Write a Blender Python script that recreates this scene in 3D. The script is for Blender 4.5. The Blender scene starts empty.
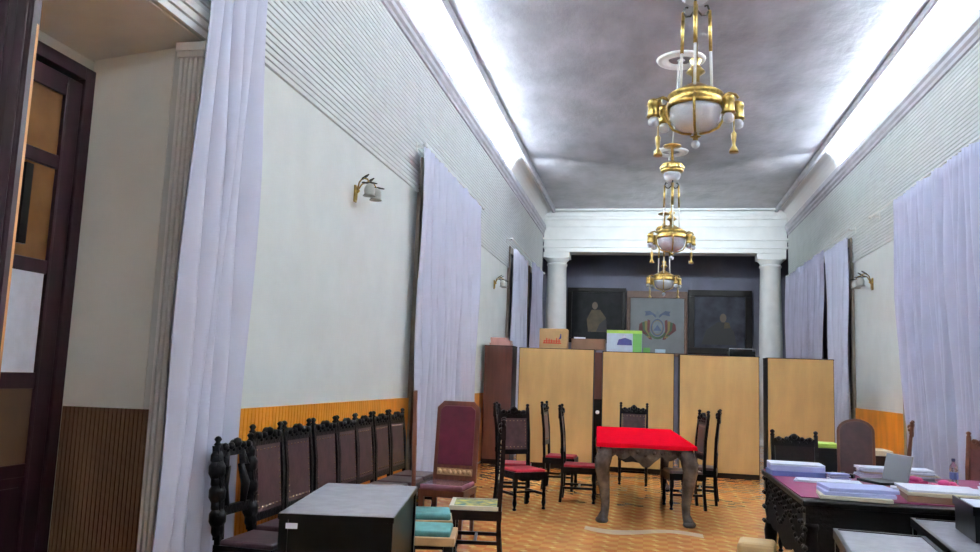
import bpy, bmesh, math, random
from mathutils import Vector, Matrix
random.seed(7)
PI = math.pi
S = bpy.context.scene
C = S.collection

# ------------------------------------------------------------------ camera
F_PX, YAW, PITCH, ROLL = 799.85, 0.194612, 0.124901, 0.037028
cy_, sy_, cp_, sp_ = math.cos(YAW), math.sin(YAW), math.cos(PITCH), math.sin(PITCH)
fw = Vector((-sy_ * cp_, cy_ * cp_, sp_)); rt = Vector((cy_, sy_, 0)); up = rt.cross(fw)
r2 = math.cos(ROLL) * rt + math.sin(ROLL) * up
u2 = -math.sin(ROLL) * rt + math.cos(ROLL) * up
cam = bpy.data.cameras.new('camera'); cam.sensor_width = 36; cam.lens = 36 * F_PX / 980
cam.clip_start = .05; cam.clip_end = 200
co = bpy.data.objects.new('camera', cam); C.objects.link(co)
M = Matrix((r2, u2, -fw)).transposed().to_4x4(); M.translation = (0, 0, 1.58)
co.matrix_world = M
S.camera = co

# ------------------------------------------------------------------ world, light, exposure
w = bpy.data.worlds.new('world'); S.world = w; w.use_nodes = True
w.node_tree.nodes['Background'].inputs[0].default_value = (.55, .6, .7, 1)
w.node_tree.nodes['Background'].inputs[1].default_value = .02
S.view_settings.view_transform = 'Standard'; S.view_settings.look = 'None'
S.view_settings.exposure = 1.5; S.view_settings.gamma = 1; S.view_settings.use_curve_mapping = False

XL, XR, XC = -3.0, 3.85, .425
YB, YE = -4.0, 22.95          # hall from the wall behind the camera to the portico
ZC = 6.48                     # ceiling
LAMP_W = 30                   # watts per metre of strip

def cove_lamp(x, sgn, y0, y1, wpm):
    # a fluorescent strip that lies in the cove trough behind the cornice lip
    l = bpy.data.lights.new('cove_strip_light', 'AREA'); l.shape = 'RECTANGLE'
    l.size = y1 - y0; l.size_y = .05; l.spread = math.radians(115); l.energy = wpm * (y1 - y0); l.color = (.83, .945, 1)
    o = bpy.data.objects.new('cove_strip_light', l); C.objects.link(o)
    zax = Vector((sgn * .45, 0, -.9)).normalized()      # light shines along -Z of the lamp
    xax = Vector((0, 1, 0)); yax = zax.cross(xax)
    m = Matrix((xax, yax, zax)).transposed().to_4x4(); m.translation = (x, (y0 + y1) / 2, 6.0)
    o.matrix_world = m
for x_, s_ in ((XL + .055, 1), (XR - .055, -1)):
    cove_lamp(x_, s_, -3.75, 11.9, LAMP_W)
    cove_lamp(x_, s_, 12.0, 16.85, LAMP_W * 2.4)
    # added fill lamp without a fixture, brightens the portico columns
    e = bpy.data.lights.new('portico_fill_light', 'AREA'); e.shape = 'DISK'; e.size = .22; e.energy = 14; e.color = (.83, .945, 1); e.spread = math.radians(75)
    eo = bpy.data.objects.new('portico_fill_light', e); C.objects.link(eo); eo.location = (x_ + s_ * .16, 16.9, 6.16)
    eo.rotation_euler = Vector((s_ * .62, 1, -.16)).to_track_quat('-Z', 'Y').to_euler()

# ------------------------------------------------------------------ materials
def mat(name, col, rough=.5, metal=0, var=.0, scale=6, bump=0, bscale=40, bdist=.01, spec=.5, coat=0, col2=None, trans=0, emit=0, sheen=0, stretch=None, detail=4):
    m = bpy.data.materials.new(name); m.use_nodes = True
    nt = m.node_tree; b = nt.nodes['Principled BSDF']
    c = (*col, 1)
    b.inputs['Base Color'].default_value = c; b.inputs['Roughness'].default_value = rough
    b.inputs['Metallic'].default_value = metal; b.inputs['Specular IOR Level'].default_value = spec
    b.inputs['Coat Weight'].default_value = coat; b.inputs['Coat Roughness'].default_value = .12
    b.inputs['Transmission Weight'].default_value = trans
    b.inputs['Sheen Weight'].default_value = sheen
    tc = nt.nodes.new('ShaderNodeTexCoord'); vec = tc.outputs['Object']
    if stretch:
        mp = nt.nodes.new('ShaderNodeMapping'); mp.inputs['Scale'].default_value = stretch
        nt.links.new(vec, mp.inputs[0]); vec = mp.outputs[0]
    if var or col2:
        n = nt.nodes.new('ShaderNodeTexNoise'); n.inputs['Scale'].default_value = scale; n.inputs['Detail'].default_value = detail
        nt.links.new(vec, n.inputs['Vector'])
        r = nt.nodes.new('ShaderNodeValToRGB'); r.color_ramp.elements[0].position = .35; r.color_ramp.elements[1].position = .68
        a = col2 if col2 else tuple(max(0, x * (1 - var)) for x in col)
        e = col if col2 else tuple(min(1, x * (1 + var)) for x in col)
        r.color_ramp.elements[0].color = (*a, 1); r.color_ramp.elements[1].color = (*e, 1)
        nt.links.new(n.outputs['Fac'], r.inputs[0]); nt.links.new(r.outputs[0], b.inputs['Base Color'])
    if bump:
        n2 = nt.nodes.new('ShaderNodeTexNoise'); n2.inputs['Scale'].default_value = bscale; n2.inputs['Detail'].default_value = 5
        nt.links.new(vec, n2.inputs['Vector'])
        bp = nt.nodes.new('ShaderNodeBump'); bp.inputs['Strength'].default_value = bump; bp.inputs['Distance'].default_value = bdist
        nt.links.new(n2.outputs['Fac'], bp.inputs['Height']); nt.links.new(bp.outputs[0], b.inputs['Normal'])
    return m

def floor_material():
    m = bpy.data.materials.new('encaustic_tile'); m.use_nodes = True
    nt = m.node_tree; N = nt.nodes; L = nt.links; b = N['Principled BSDF']
    tc = N.new('ShaderNodeTexCoord'); mp = N.new('ShaderNodeMapping'); L.new(tc.outputs['Object'], mp.inputs[0])
    ck = N.new('ShaderNodeTexChecker'); ck.inputs['Scale'].default_value = 1 / .12
    ck.inputs['Color1'].default_value = (.68, .33, .095, 1); ck.inputs['Color2'].default_value = (.62, .22, .065, 1)
    L.new(mp.outputs[0], ck.inputs['Vector'])
    # pale four-point star in each tile corner
    sep = N.new('ShaderNodeSeparateXYZ'); L.new(mp.outputs[0], sep.inputs[0])
    def math_(op, a, bb=None):
        n = N.new('ShaderNodeMath'); n.operation = op
        for i, v in enumerate((a, bb)):
            if v is None: continue
            if isinstance(v, (int, float)): n.inputs[i].default_value = v
            else: L.new(v, n.inputs[i])
        return n.outputs[0]
    def tri(o):
        return math_('ABSOLUTE', math_('SUBTRACT', math_('FRACT', math_('MULTIPLY', o, 1 / .24)), .5))
    d = math_('ADD', tri(sep.outputs[0]), tri(sep.outputs[1]))
    star = math_('LESS_THAN', d, .17)
    mx = N.new('ShaderNodeMix'); mx.data_type = 'RGBA'
    L.new(star, mx.inputs[0]); L.new(ck.outputs[0], mx.inputs[6]); mx.inputs[7].default_value = (.80, .54, .18, 1)
    no = N.new('ShaderNodeTexNoise'); no.inputs['Scale'].default_value = 2.2; no.inputs['Detail'].default_value = 6
    L.new(mp.outputs[0], no.inputs['Vector'])
    rp = N.new('ShaderNodeValToRGB'); rp.color_ramp.elements[0].color = (.84, .84, .84, 1); rp.color_ramp.elements[1].color = (1.06, 1.05, 1.03, 1)
    rp.color_ramp.elements[0].position = .38; rp.color_ramp.elements[1].position = .65
    L.new(no.outputs['Fac'], rp.inputs[0])
    mul = N.new('ShaderNodeMix'); mul.data_type = 'RGBA'; mul.blend_type = 'MULTIPLY'; mul.inputs[0].default_value = 1
    L.new(mx.outputs[2], mul.inputs[6]); L.new(rp.outputs[0], mul.inputs[7])
    # pale wavy streak in front of the red table
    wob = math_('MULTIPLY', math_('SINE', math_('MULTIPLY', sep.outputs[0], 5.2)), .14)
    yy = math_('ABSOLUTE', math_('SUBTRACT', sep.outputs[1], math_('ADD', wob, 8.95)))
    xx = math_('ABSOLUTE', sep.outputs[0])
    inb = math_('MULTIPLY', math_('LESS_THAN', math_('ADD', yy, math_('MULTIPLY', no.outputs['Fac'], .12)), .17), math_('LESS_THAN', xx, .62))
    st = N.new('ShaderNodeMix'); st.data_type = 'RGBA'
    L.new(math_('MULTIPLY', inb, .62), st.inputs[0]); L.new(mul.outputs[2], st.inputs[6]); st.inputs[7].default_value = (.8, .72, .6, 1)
    L.new(st.outputs[2], b.inputs['Base Color'])
    b.inputs['Roughness'].default_value = .27
    r3 = N.new('ShaderNodeMapRange'); r3.inputs[3].default_value = .08; r3.inputs[4].default_value = .24
    L.new(no.outputs['Fac'], r3.inputs[0]); L.new(r3.outputs[0], b.inputs['Roughness'])
    return m

MT = dict(
    plaster=mat('wall_plaster', (.71, .755, .75), .75, var=.03, scale=2.5, bump=.08, bscale=25),
    board=mat('grooved_board_paint', (.69, .73, .735), .6, var=.03, scale=3),
    white=mat('white_gloss_paint', (.90, .92, .92), .45, var=.03, scale=4),
    cove=mat('cove_white', (.88, .88, .89), .7),
    ceil=mat('silver_grey_ceiling', (.315, .31, .35), .33, var=.24, scale=1.7, bump=.8, bscale=2.2, bdist=.05, spec=.8, stretch=(1, .6, 1), detail=8),
    mould=mat('grey_moulding', (.50, .50, .56), .5, var=.1, scale=3),
    recess=mat('recess_plaster', (.84, .86, .82), .8, var=.03, scale=3),
    recess_ceil=mat('recess_ceiling', (.78, .80, .80), .8, var=.05, scale=3),
    wains=mat('ochre_wainscot', (.78, .27, .012), .42, var=.12, scale=5, stretch=(1, 1, .25)),
    wains2=mat('brown_wainscot', (.15, .08, .045), .5, var=.15, scale=5, stretch=(1, 1, .25)),
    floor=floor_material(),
    dark_wall=mat('alcove_dark_wall', (.165, .17, .23), .8, var=.12, scale=1.5),
    maroon=mat('maroon_door_wood', (.022, .006, .011), .4, var=.35, scale=4, stretch=(4, 4, .5), spec=.35),
    raw=mat('raw_wood_edge', (.55, .26, .09), .55, var=.15, scale=6, stretch=(4, 4, .4)),
    pane=mat('amber_brown_pane', (.17, .075, .024), .25, var=.25, scale=2.5, spec=.6),
    panel_brown=mat('brown_door_panel', (.075, .04, .02), .5, var=.2, scale=3),
    paper=mat('paper_white', (.68, .72, .84), .7, var=.05, scale=12),
    cream_paper=mat('paper_cream', (.66, .60, .46), .7, var=.05, scale=12),
    bluish=mat('folder_blue', (.15, .19, .50), .5, var=.1, scale=8),
    lilac=mat('folder_lilac', (.40, .43, .72), .55, var=.06, scale=8),
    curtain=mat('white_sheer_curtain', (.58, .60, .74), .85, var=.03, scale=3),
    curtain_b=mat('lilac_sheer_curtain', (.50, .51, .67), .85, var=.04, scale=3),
    black_wood=mat('black_carved_wood', (.005, .004, .005), .38, var=.4, scale=9, bump=.6, bscale=45, spec=.14),
    dark_wood=mat('dark_walnut', (.014, .006, .006), .3, var=.35, scale=9, bump=.2, bscale=45, spec=.2),
    grey_wood=mat('weathered_carved_wood', (.075, .055, .045), .25, var=.4, scale=10, bump=.6, bscale=38, spec=.6),
    red_wood=mat('red_brown_wood', (.14, .045, .024), .36, var=.25, scale=7, stretch=(3, 3, .5), spec=.4),
    tan_wood=mat('tan_wood', (.50, .30, .14), .45, var=.15, scale=8),
    leather=mat('worn_maroon_leather', (.06, .024, .028), .4, var=.3, scale=9, bump=.15, bscale=30),
    leather_red=mat('worn_red_leather', (.12, .032, .03), .4, var=.3, scale=9, bump=.15, bscale=30),
    burgundy=mat('burgundy_leather', (.11, .010, .028), .36, var=.25, scale=7),
    mauve=mat('mauve_leather', (.22, .09, .12), .22, var=.15, scale=7),
    red_seat=mat('red_upholstery', (.30, .008, .022), .6, var=.15, scale=9, spec=.25),
    red_cloth=mat('red_felt', (.46, .004, .013), .9, var=.05, scale=10, spec=.0),
    magenta=mat('magenta_cloth', (.22, .006, .08), .6, var=.12, scale=8),
    turq=mat('turquoise_upholstery', (.10, .30, .29), .7, var=.18, scale=10),
    print=mat('yellow_green_print', (.62, .52, .10), .7, col2=(.06, .17, .16), scale=14, detail=2),
    studs=mat('stud_brass', (.75, .62, .42), .25, metal=1),
    brass=mat('polished_brass', (.47, .32, .095), .33, metal=1, var=.3, scale=30, bump=.2, bscale=60),
    brass_dark=mat('aged_brass', (.36, .25, .09), .32, metal=1, var=.2, scale=20),
    pale_metal=mat('pale_enamelled_rod', (.78, .79, .78), .35, spec=.3),
    glass=mat('cut_glass', (.86, .90, 1.0), .12, trans=.3, bump=.6, bscale=40),
    frosted=mat('frosted_glass', (.52, .52, .48), .35, trans=.25, bump=.2, bscale=30),
    leaf_dark=mat('dark_bronze', (.03, .028, .02), .4, metal=.6),
    ply=mat('pale_plywood', (.56, .355, .13), .5, var=.1, scale=2.2, stretch=(2, 2, .5)),
    carcass=mat('cabinet_dark', (.010, .006, .005), .5, spec=.15, var=.2, scale=5),
    brown_cab=mat('cabinet_red_brown', (.10, .032, .022), .36, var=.2, scale=4, stretch=(3, 3, .4)),
    card=mat('cardboard', (.54, .36, .17), .75, var=.06, scale=6),
    card_dark=mat('cardboard_brown', (.21, .12, .075), .75, var=.08, scale=6),
    ink_red=mat('red_print', (.62, .07, .03), .6), ink_blue=mat('blue_print', (.05, .06, .25), .6),
    lime=mat('lime_print', (.42, .68, .10), .55), green=mat('green_print', (.16, .42, .10), .55),
    pale_blue=mat('pale_blue_print', (.52, .62, .72), .5, var=.08, scale=9),
    pink=mat('pink_card', (.52, .28, .24), .6, var=.1, scale=8), hot_pink=mat('hot_pink', (.72, .06, .25), .5),
    desk_top=mat('grey_laminate', (.36, .35, .40), .25, var=.06, scale=12, spec=.5),
    black=mat('black_lacquer', (.004, .004, .005), .3, var=.3, scale=9, spec=.1),
    plastic=mat('black_plastic', (.008, .008, .009), .35, spec=.15), silver=mat('laptop_grey', (.30, .31, .33), .35, metal=.5),
    pet=mat('clear_plastic', (.80, .87, .95), .08, trans=.85), cap=mat('dark_blue_cap', (.02, .03, .12), .4),
    canvas_a=mat('canvas_dark', (.013, .013, .016), .5, var=.3, scale=4, spec=.2), canvas_b=mat('canvas_slate', (.055, .058, .082), .5, col2=(.02, .02, .032), scale=2.5, spec=.2),
    paint_gold=mat('paint_ochre', (.06, .04, .016), .5, var=.3, scale=6), paint_dark=mat('paint_black', (.02, .018, .02), .5),
    paint_skin=mat('paint_skin', (.12, .085, .06), .5), frame_dark=mat('frame_black', (.012, .010, .010), .4, spec=.2),
    frame_brown=mat('frame_brown', (.11, .052, .032), .4, var=.2, scale=8),
    crest_bg=mat('crest_ground', (.19, .205, .22), .6, var=.06, scale=3), crest_blue=mat('crest_blue', (.08, .11, .19), .55, var=.2, scale=6),
    crest_red=mat('crest_red', (.13, .035, .035), .55, var=.25, scale=6), crest_green=mat('crest_green', (.05, .10, .05), .55, var=.2, scale=6),
    crest_gold=mat('crest_yellow', (.24, .18, .06), .55), crest_grey=mat('crest_grey', (.17, .20, .23), .55, var=.15, scale=6),
    window_wood=mat('window_wood', (.26, .21, .165), .5, var=.15, scale=5),
    matte_black=mat('soot_black_wood', (.004, .003, .004), .75, var=.3, scale=9, spec=.06),
    glass_dark=mat('night_window_glass', (.01, .012, .016), .08),
)

# ------------------------------------------------------------------ mesh builder
class MB:
    def __init__(s): s.v = []; s.f = []; s.m = []; s.s = []; s.mats = []; s.cur = 0; s.T = Matrix()
    def use(s, name):
        m = MT[name]
        if m not in s.mats: s.mats.append(m)
        s.cur = s.mats.index(m); return s
    def add(s, vs, fs, smooth=False):
        o = len(s.v); s.v += [tuple(s.T @ Vector(p)) for p in vs]
        for f in fs: s.f.append(tuple(i + o for i in f)); s.m.append(s.cur); s.s.append(smooth)
        return s
    def box(s, x0, x1, y0, y1, z0, z1):
        vs = [(x, y, z) for x in (x0, x1) for y in (y0, y1) for z in (z0, z1)]
        return s.add(vs, [(0, 1, 3, 2), (4, 6, 7, 5), (0, 4, 5, 1), (2, 3, 7, 6), (0, 2, 6, 4), (1, 5, 7, 3)])
    def quadbox(s, pts, z0, z1):      # vertical-sided slab over a ground polygon (counter-clockwise)
        return s.prism([(p[0], p[1]) for p in pts], 'z', z0, z1)
    def prism(s, pts, ax, a, b, smooth=False):
        def P(u, v, t): return {'x': (t, u, v), 'y': (u, t, v), 'z': (u, v, t)}[ax]
        n = len(pts); area = sum(pts[i][0] * pts[(i + 1) % n][1] - pts[(i + 1) % n][0] * pts[i][1] for i in range(n))
        if (area < 0): pts = pts[::-1]
        vs = [P(u, v, a) for u, v in pts] + [P(u, v, b) for u, v in pts]
        flip = (ax == 'y') ^ (b < a)
        fs = [tuple(range(n))[::-1], tuple(range(n, 2 * n))] + [(i, (i + 1) % n, n + (i + 1) % n, n + i) for i in range(n)]
        if flip: fs = [f[::-1] for f in fs]
        return s.add(vs, fs, smooth)
    def tube(s, pts, r, n=8, sq=False):
        pts = [Vector(p) for p in pts]; k = len(pts); rs = r if isinstance(r, (list, tuple)) else [r] * k
        vs = []; ref = None
        for i, p in enumerate(pts):
            t = (pts[min(i + 1, k - 1)] - pts[max(i - 1, 0)]).normalized()
            if ref is None:
                ref = Vector((0, 0, 1)) if abs(t.z) < .8 else Vector((1, 0, 0))
            a = (ref - t * ref.dot(t)).normalized(); ref = a; b = t.cross(a)
            for j in range(n):
                q = 2 * PI * (j + (.5 if sq else 0)) / n
                vs.append(p + (a * math.cos(q) + b * math.sin(q)) * rs[i])
        fs = [(i * n + j, i * n + (j + 1) % n, (i + 1) * n + (j + 1) % n, (i + 1) * n + j) for i in range(k - 1) for j in range(n)]
        fs += [tuple(range(n))[::-1], tuple(range((k - 1) * n, k * n))]
        return s.add(vs, fs, not sq)
    def lathe(s, prof, cx=0, cy=0, n=16, smooth=True):
        vs = []; k = len(prof)
        for r, z in prof:
            for j in range(n):
                q = 2 * PI * j / n; vs.append((cx + max(r, 1e-4) * math.cos(q), cy + max(r, 1e-4) * math.sin(q), z))
        fs = [(i * n + j, i * n + (j + 1) % n, (i + 1) * n + (j + 1) % n, (i + 1) * n + j) for i in range(k - 1) for j in range(n)]
        if prof[0][1] > prof[-1][1]: fs = [f[::-1] for f in fs]
        fs += [tuple(range(n))[::-1] if prof[0][1] <= prof[-1][1] else tuple(range(n)),
               tuple(range((k - 1) * n, k * n)) if prof[0][1] <= prof[-1][1] else tuple(range((k - 1) * n, k * n))[::-1]]
        return s.add(vs, fs, smooth)
    def ball(s, c, r, n=10, sz=1):
        k = max(4, n // 2)
        old = s.T; s.T = old @ Matrix.Translation(c)
        s.lathe([(r * math.sin(PI * i / k), -r * sz * math.cos(PI * i / k)) for i in range(k + 1)], 0, 0, n)
        s.T = old; return s
    def build(s, name, parent=None, loc=None, rz=0, bevel=0, solid=0, sub=0):
        me = bpy.data.meshes.new(name); me.from_pydata(s.v, [], s.f)
        for m in s.mats: me.materials.append(m)
        me.polygons.foreach_set('material_index', s.m); me.polygons.foreach_set('use_smooth', s.s); me.update()
        o = bpy.data.objects.new(name, me); C.objects.link(o)
        if parent: o.parent = parent
        if loc: o.location = loc
        o.rotation_euler.z = rz
        if solid:
            q = o.modifiers.new('solid', 'SOLIDIFY'); q.thickness = solid; q.offset = 0
        if bevel:
            q = o.modifiers.new('bevel', 'BEVEL'); q.width = bevel; q.segments = 2; q.limit_method = 'ANGLE'; q.angle_limit = .7
        return o

def mb(m): return MB().use(m)
def tag(o, label, cat, group=None):
    o['label'] = label; o['category'] = cat
    if group: o['group'] = group
    return o
def thing(name, label, cat, loc=(0, 0, 0), rz=0, group=None):
    o = bpy.data.objects.new(name, None); o.empty_display_size = .1; C.objects.link(o)
    o.location = loc; o.rotation_euler.z = rz
    return tag(o, label, cat, group)
def struct(o): o['kind'] = 'structure'; return o
def dup(root, loc, rz=0, label=None, scale=None):
    r = root.copy(); C.objects.link(r); r.location = loc; r.rotation_euler.z = rz
    if scale: r.scale = scale
    if label: r['label'] = label
    for ch in list(root.children):
        c = ch.copy(); C.objects.link(c); c.parent = r
        for g in list(ch.children):
            d = g.copy(); C.objects.link(d); d.parent = c
    return r
def face(dx, dy): return math.atan2(dy, dx) - PI / 2       # chair built facing +Y -> turn it to (dx, dy)

# ================================================================== SETTING
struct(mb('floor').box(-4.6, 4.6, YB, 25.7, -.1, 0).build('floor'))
struct(mb('ceil').box(XL + .33, XR - .33, YB, YE + .1, ZC, ZC + .12).build('ceiling'))
# left wall with the door recess between y = 2.9 and 4.78
RN, RF = 2.75, 4.78
mw = mb('plaster').box(XL - .22, XL, YB, RN, 0, 5.95).box(XL - .22, XL, RF, YE, 0, 5.95).box(XL - .22, XL, RN, RF, 3.8, 5.95)
struct(mw.build('wall_left'))
struct(mb('plaster').box(XR, XR + .22, YB, YE, 0, 5.95).build('wall_right'))
struct(mb('plaster').box(XL - .22, XR + .22, YB - .2, YB, 0, ZC + .12).build('wall_back'))
# recess shell: splayed far cheek, near cheek, back, sloping soffit
XD = -3.78
rc = mb('recess')
rc.quadbox([(XD, 4.70), (XL - .22, RF - .005), (XL - .22, RF + .12), (XD, RF + .12)], 0, 3.84)
rc.quadbox([(XD, RN - .12), (XL - .22, RN - .12), (XL - .22, RN), (XD, RN)], 0, 3.84)
struct(rc.build('wall_recess'))
sf = mb('recess_ceil')
vs = [(XD - .1, RN, 3.64), (XL - .02, RN, 3.79), (XL - .02, RF + .1, 3.79), (XD - .1, RF + .1, 3.64)]
sf.add(vs + [(x, y, z + .1) for x, y, z in vs], [(3, 2, 1, 0), (4, 5, 6, 7), (0, 1, 5, 4), (1, 2, 6, 5), (2, 3, 7, 6), (3, 0, 4, 7)])
struct(sf.build('ceiling_recess'))
struct(mb('recess').box(XD - .12, XD - .02, RN - .1, RF + .1, 3.585, 3.75).box(XD - .12, XD - .02, RN - .12, 3.1, 0, 3.6).box(XD - .12, XD - .02, 4.66, RF + .1, 0, 3.6).build('wall_door_side'))
struct(mb('panel_brown').box(-4.5, -4.4, 2.2, 5.2, 0, 3.8).build('wall_corridor'))

# ribbed profiles
def ribs(a0, a1, pitch, depth, groove):
    out = []; n = round((a1 - a0) / pitch); p = (a1 - a0) / n
    for i in range(n):
        z = a0 + i * p
        out += [(z, depth * .1), (z + groove * .35, depth), (z + p - groove * .65, depth), (z + p - groove * .2, depth * .1)]
    out.append((a1, depth * .1)); return out
def beadboard(name, sgn, x0, y0, y1, z0, z1, m='board', pitch=.056):
    pr = ribs(z0, z1, pitch, .022, .016)
    pts = [(x0, z0)] + [(x0 + sgn * d, z) for z, d in pr] + [(x0, z1)]
    return struct(mb(m).prism(pts, 'y', y0, y1).build(name))
beadboard('trim_1', 1, XL, YB, YE, 3.97, 5.74)
beadboard('trim_2', -1, XR, YB, YE, 3.97, 5.74)
def wainscot(name, sgn, x0, y0, y1, z1, m):
    pr = ribs(y0, y1, .06, .02, .012)
    pts = [(x0, y0)] + [(x0 + sgn * d, y) for y, d in pr] + [(x0, y1)]
    b = mb(m).prism(pts, 'z', .0, z1)
    return struct(b.build(name))
wainscot('trim_3', 1, XL, RF + .25, YE, 1.27, 'wains')
wainscot('trim_4', -1, XR, YB, YE, 1.25, 'wains')
# wainscot of the recess cheek
pr = ribs(XD + .03, XL - .15, .028, .016, .008)
pts = []
for x, d in pr:
    yb = 4.70 + (x - XD) / (XL - .22 - XD) * .075
    pts.append((x, yb - d))
pts = [(XD + .03, 4.705)] + pts + [(XL - .15, 4.78)]
struct(mb('wains2').prism(pts, 'z', 0, 1.285).build('trim_5'))
# fluted casing on the cheek corner
cs = []
x0, x1, nfl = XL - .15, XL + .03, 5
for i in range(nfl):
    a = x0 + (x1 - x0) * i / nfl; b = x0 + (x1 - x0) * (i + 1) / nfl; g = (b - a) * .22
    cs += [(a + g * .2, 4.755), (a + g, 4.725), (b - g, 4.725), (b - g * .2, 4.755)]
cs = [(x0, RF - .006)] + cs + [(x1, RF - .006)]
tr = mb('white').prism(cs, 'z', 0, 3.66)
tr.box(x0 - .008, x1 + .01, 4.71, RF - .004, 3.66, 3.70).box(x0 - .015, x1 + .02, 4.70, RF - .004, 3.70, 3.76)
tr.box(XL, XL + .05, RF - .004, RF + .2, 0, 3.9)
struct(tr.build('trim_6'))
# header architrave over the recess
hb = mb('white')
for k in range(3): hb.box(XL, XL + .02 + .018 * k, RN - .2, RF + .2, 3.80 + .055 * k, 3.85 + .055 * k)
struct(hb.build('trim_7'))
# cornice with trough lip, cove, ceiling moulding on both sides
def cornice(nm, x, s):
    c = [(x, 5.74), (x + s * .04, 5.75), (x + s * .04, 5.80), (x + s * .07, 5.83), (x + s * .07, 5.89), (x + s * .10, 5.92), (x + s * .10, 6.03), (x + s * .085, 6.03), (x + s * .085, 5.95), (x, 5.95)]
    return struct(mb('mould').prism(c, 'y', YB, YE).build(nm))
cornice('trim_8', XL, 1); cornice('trim_9', XR, -1)
def cove(nm, x, s):
    inner = []
    for i in range(9):
        t = i / 8 * PI / 2
        inner.append((x + s * .33 * (1 - math.cos(t)), 5.95 + .53 * math.sin(t)))
    outer = [(x + s * .33, 6.6), (x - s * .06, 6.6), (x - s * .06, 5.95)]
    b = mb('cove').prism(inner + outer, 'y', YB, YE, smooth=False)
    return struct(b.build(nm))
cove('ceiling_cove_left', XL, 1); cove('ceiling_cove_right', XR, -1)
def cmould(nm, x, s):
    a = x + s * .29
    c = [(a, 6.475), (a, 6.40), (a + s * .02, 6.385), (a + s * .06, 6.385), (a + s * .085, 6.41), (a + s * .10, 6.475)]
    return struct(mb('mould').prism(c, 'y', YB, YE).build(nm))
cmould('trim_10', XL, 1); cmould('trim_11', XR, -1)
struct(mb('plaster').box(XL, XL + .025, RF + .25, YE, 0, .02).build('baseboard_left'))

# portico at the far end: entablature and alcove behind it
en = mb('white')
ex0, ex1, ey0, ey1 = -2.93, 3.78, YE, 23.5
for z0, z1, d in ((5.25, 5.38, .0), (5.38, 5.42, .05), (5.42, 5.60, .02), (5.60, 5.66, .08), (5.66, 5.98, .02), (5.98, 6.05, .07), (6.05, 6.18, .03), (6.18, 6.27, .12), (6.27, 6.36, .17), (6.36, 6.48, .08)):
    en.box(ex0 - d, ex1 + d, ey0 - d, ey1, z0, z1)
struct(en.build('trim_12'))
struct(mb('white').box(XL + .3, XR - .3, YE - .27, YE - .18, 6.42, 6.475).build('trim_13'))
al = mb('dark_wall')
al.box(-4.0, 4.8, 25.5, 25.7, 0, 6.7)
struct(al.build('wall_alcove'))
struct(mb('dark_wall').box(-4.0, -3.8, YE, 25.5, 0, 6.7).box(-4, XL - .22, YE - .1, YE, 0, 6.7).build('wall_alcove_left'))
struct(mb('dark_wall').box(4.6, 4.8, YE, 25.5, 0, 6.7).box(XR + .22, 4.8, YE - .1, YE, 0, 6.7).build('wall_alcove_right'))
struct(mb('dark_wall').box(-4.0, 4.8, YE + .02, 25.5, 6.6, 6.7).build('ceiling_alcove'))

def column(x, label):
    t = thing('column', label, 'column', (x, 23.25, 0), 0, 'white columns of the far portico')
    mb('white').box(-.4, .4, -.29, .4, 0, .14).lathe([(.38, .14), (.40, .2), (.36, .26), (.33, .30)], n=28).build('column_base', t)
    mb('white').lathe([(.31, .30), (.318, 1.6), (.305, 3.2), (.275, 4.86), (.30, 4.88), (.30, 4.93), (.275, 4.95)], n=32).build('shaft', t)
    mb('white').lathe([(.275, 4.95), (.29, 5.0), (.35, 5.06), (.36, 5.09)], n=28).box(-.38, .38, -.29, .24, 5.09, 5.245).build('capital', t)
column(-2.58, 'white column at the left of the far portico, behind the logo box')
column(3.40, 'white column at the right of the far portico, beside the lilac curtain')

# windows behind the curtains
def window(nm, x, s, y0, y1, z1=4.45):
    t = struct(mb('window_wood').box(min(x, x + s * .05), max(x, x + s * .05), y0, y0 + .12, 0, z1).box(min(x, x + s * .05), max(x, x + s * .05), y1 - .12, y1, 0, z1)
               .box(min(x, x + s * .05), max(x, x + s * .05), y0 + .12, y1 - .12, z1 - .14, z1).box(min(x, x + s * .05), max(x, x + s * .05), (y0 + y1) / 2 - .06, (y0 + y1) / 2 + .06, 0, z1 - .14).build(nm))
    mb('glass_dark').box(min(x + s * .022, x + s * .03), max(x + s * .022, x + s * .03), y0 + .1, y1 - .1, .3, z1 - .1).build('glass_pane', t)
window('window_1', XL, 1, 10.02, 13.6)
window('window_2', XL, 1, 17.2, 19.9)
window('window_3', XL, 1, 20.2, 22.4)
window('window_4', XR, -1, 9.3, 13.1)
window('window_5', XR, -1, 16.02, 22.3)

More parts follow.
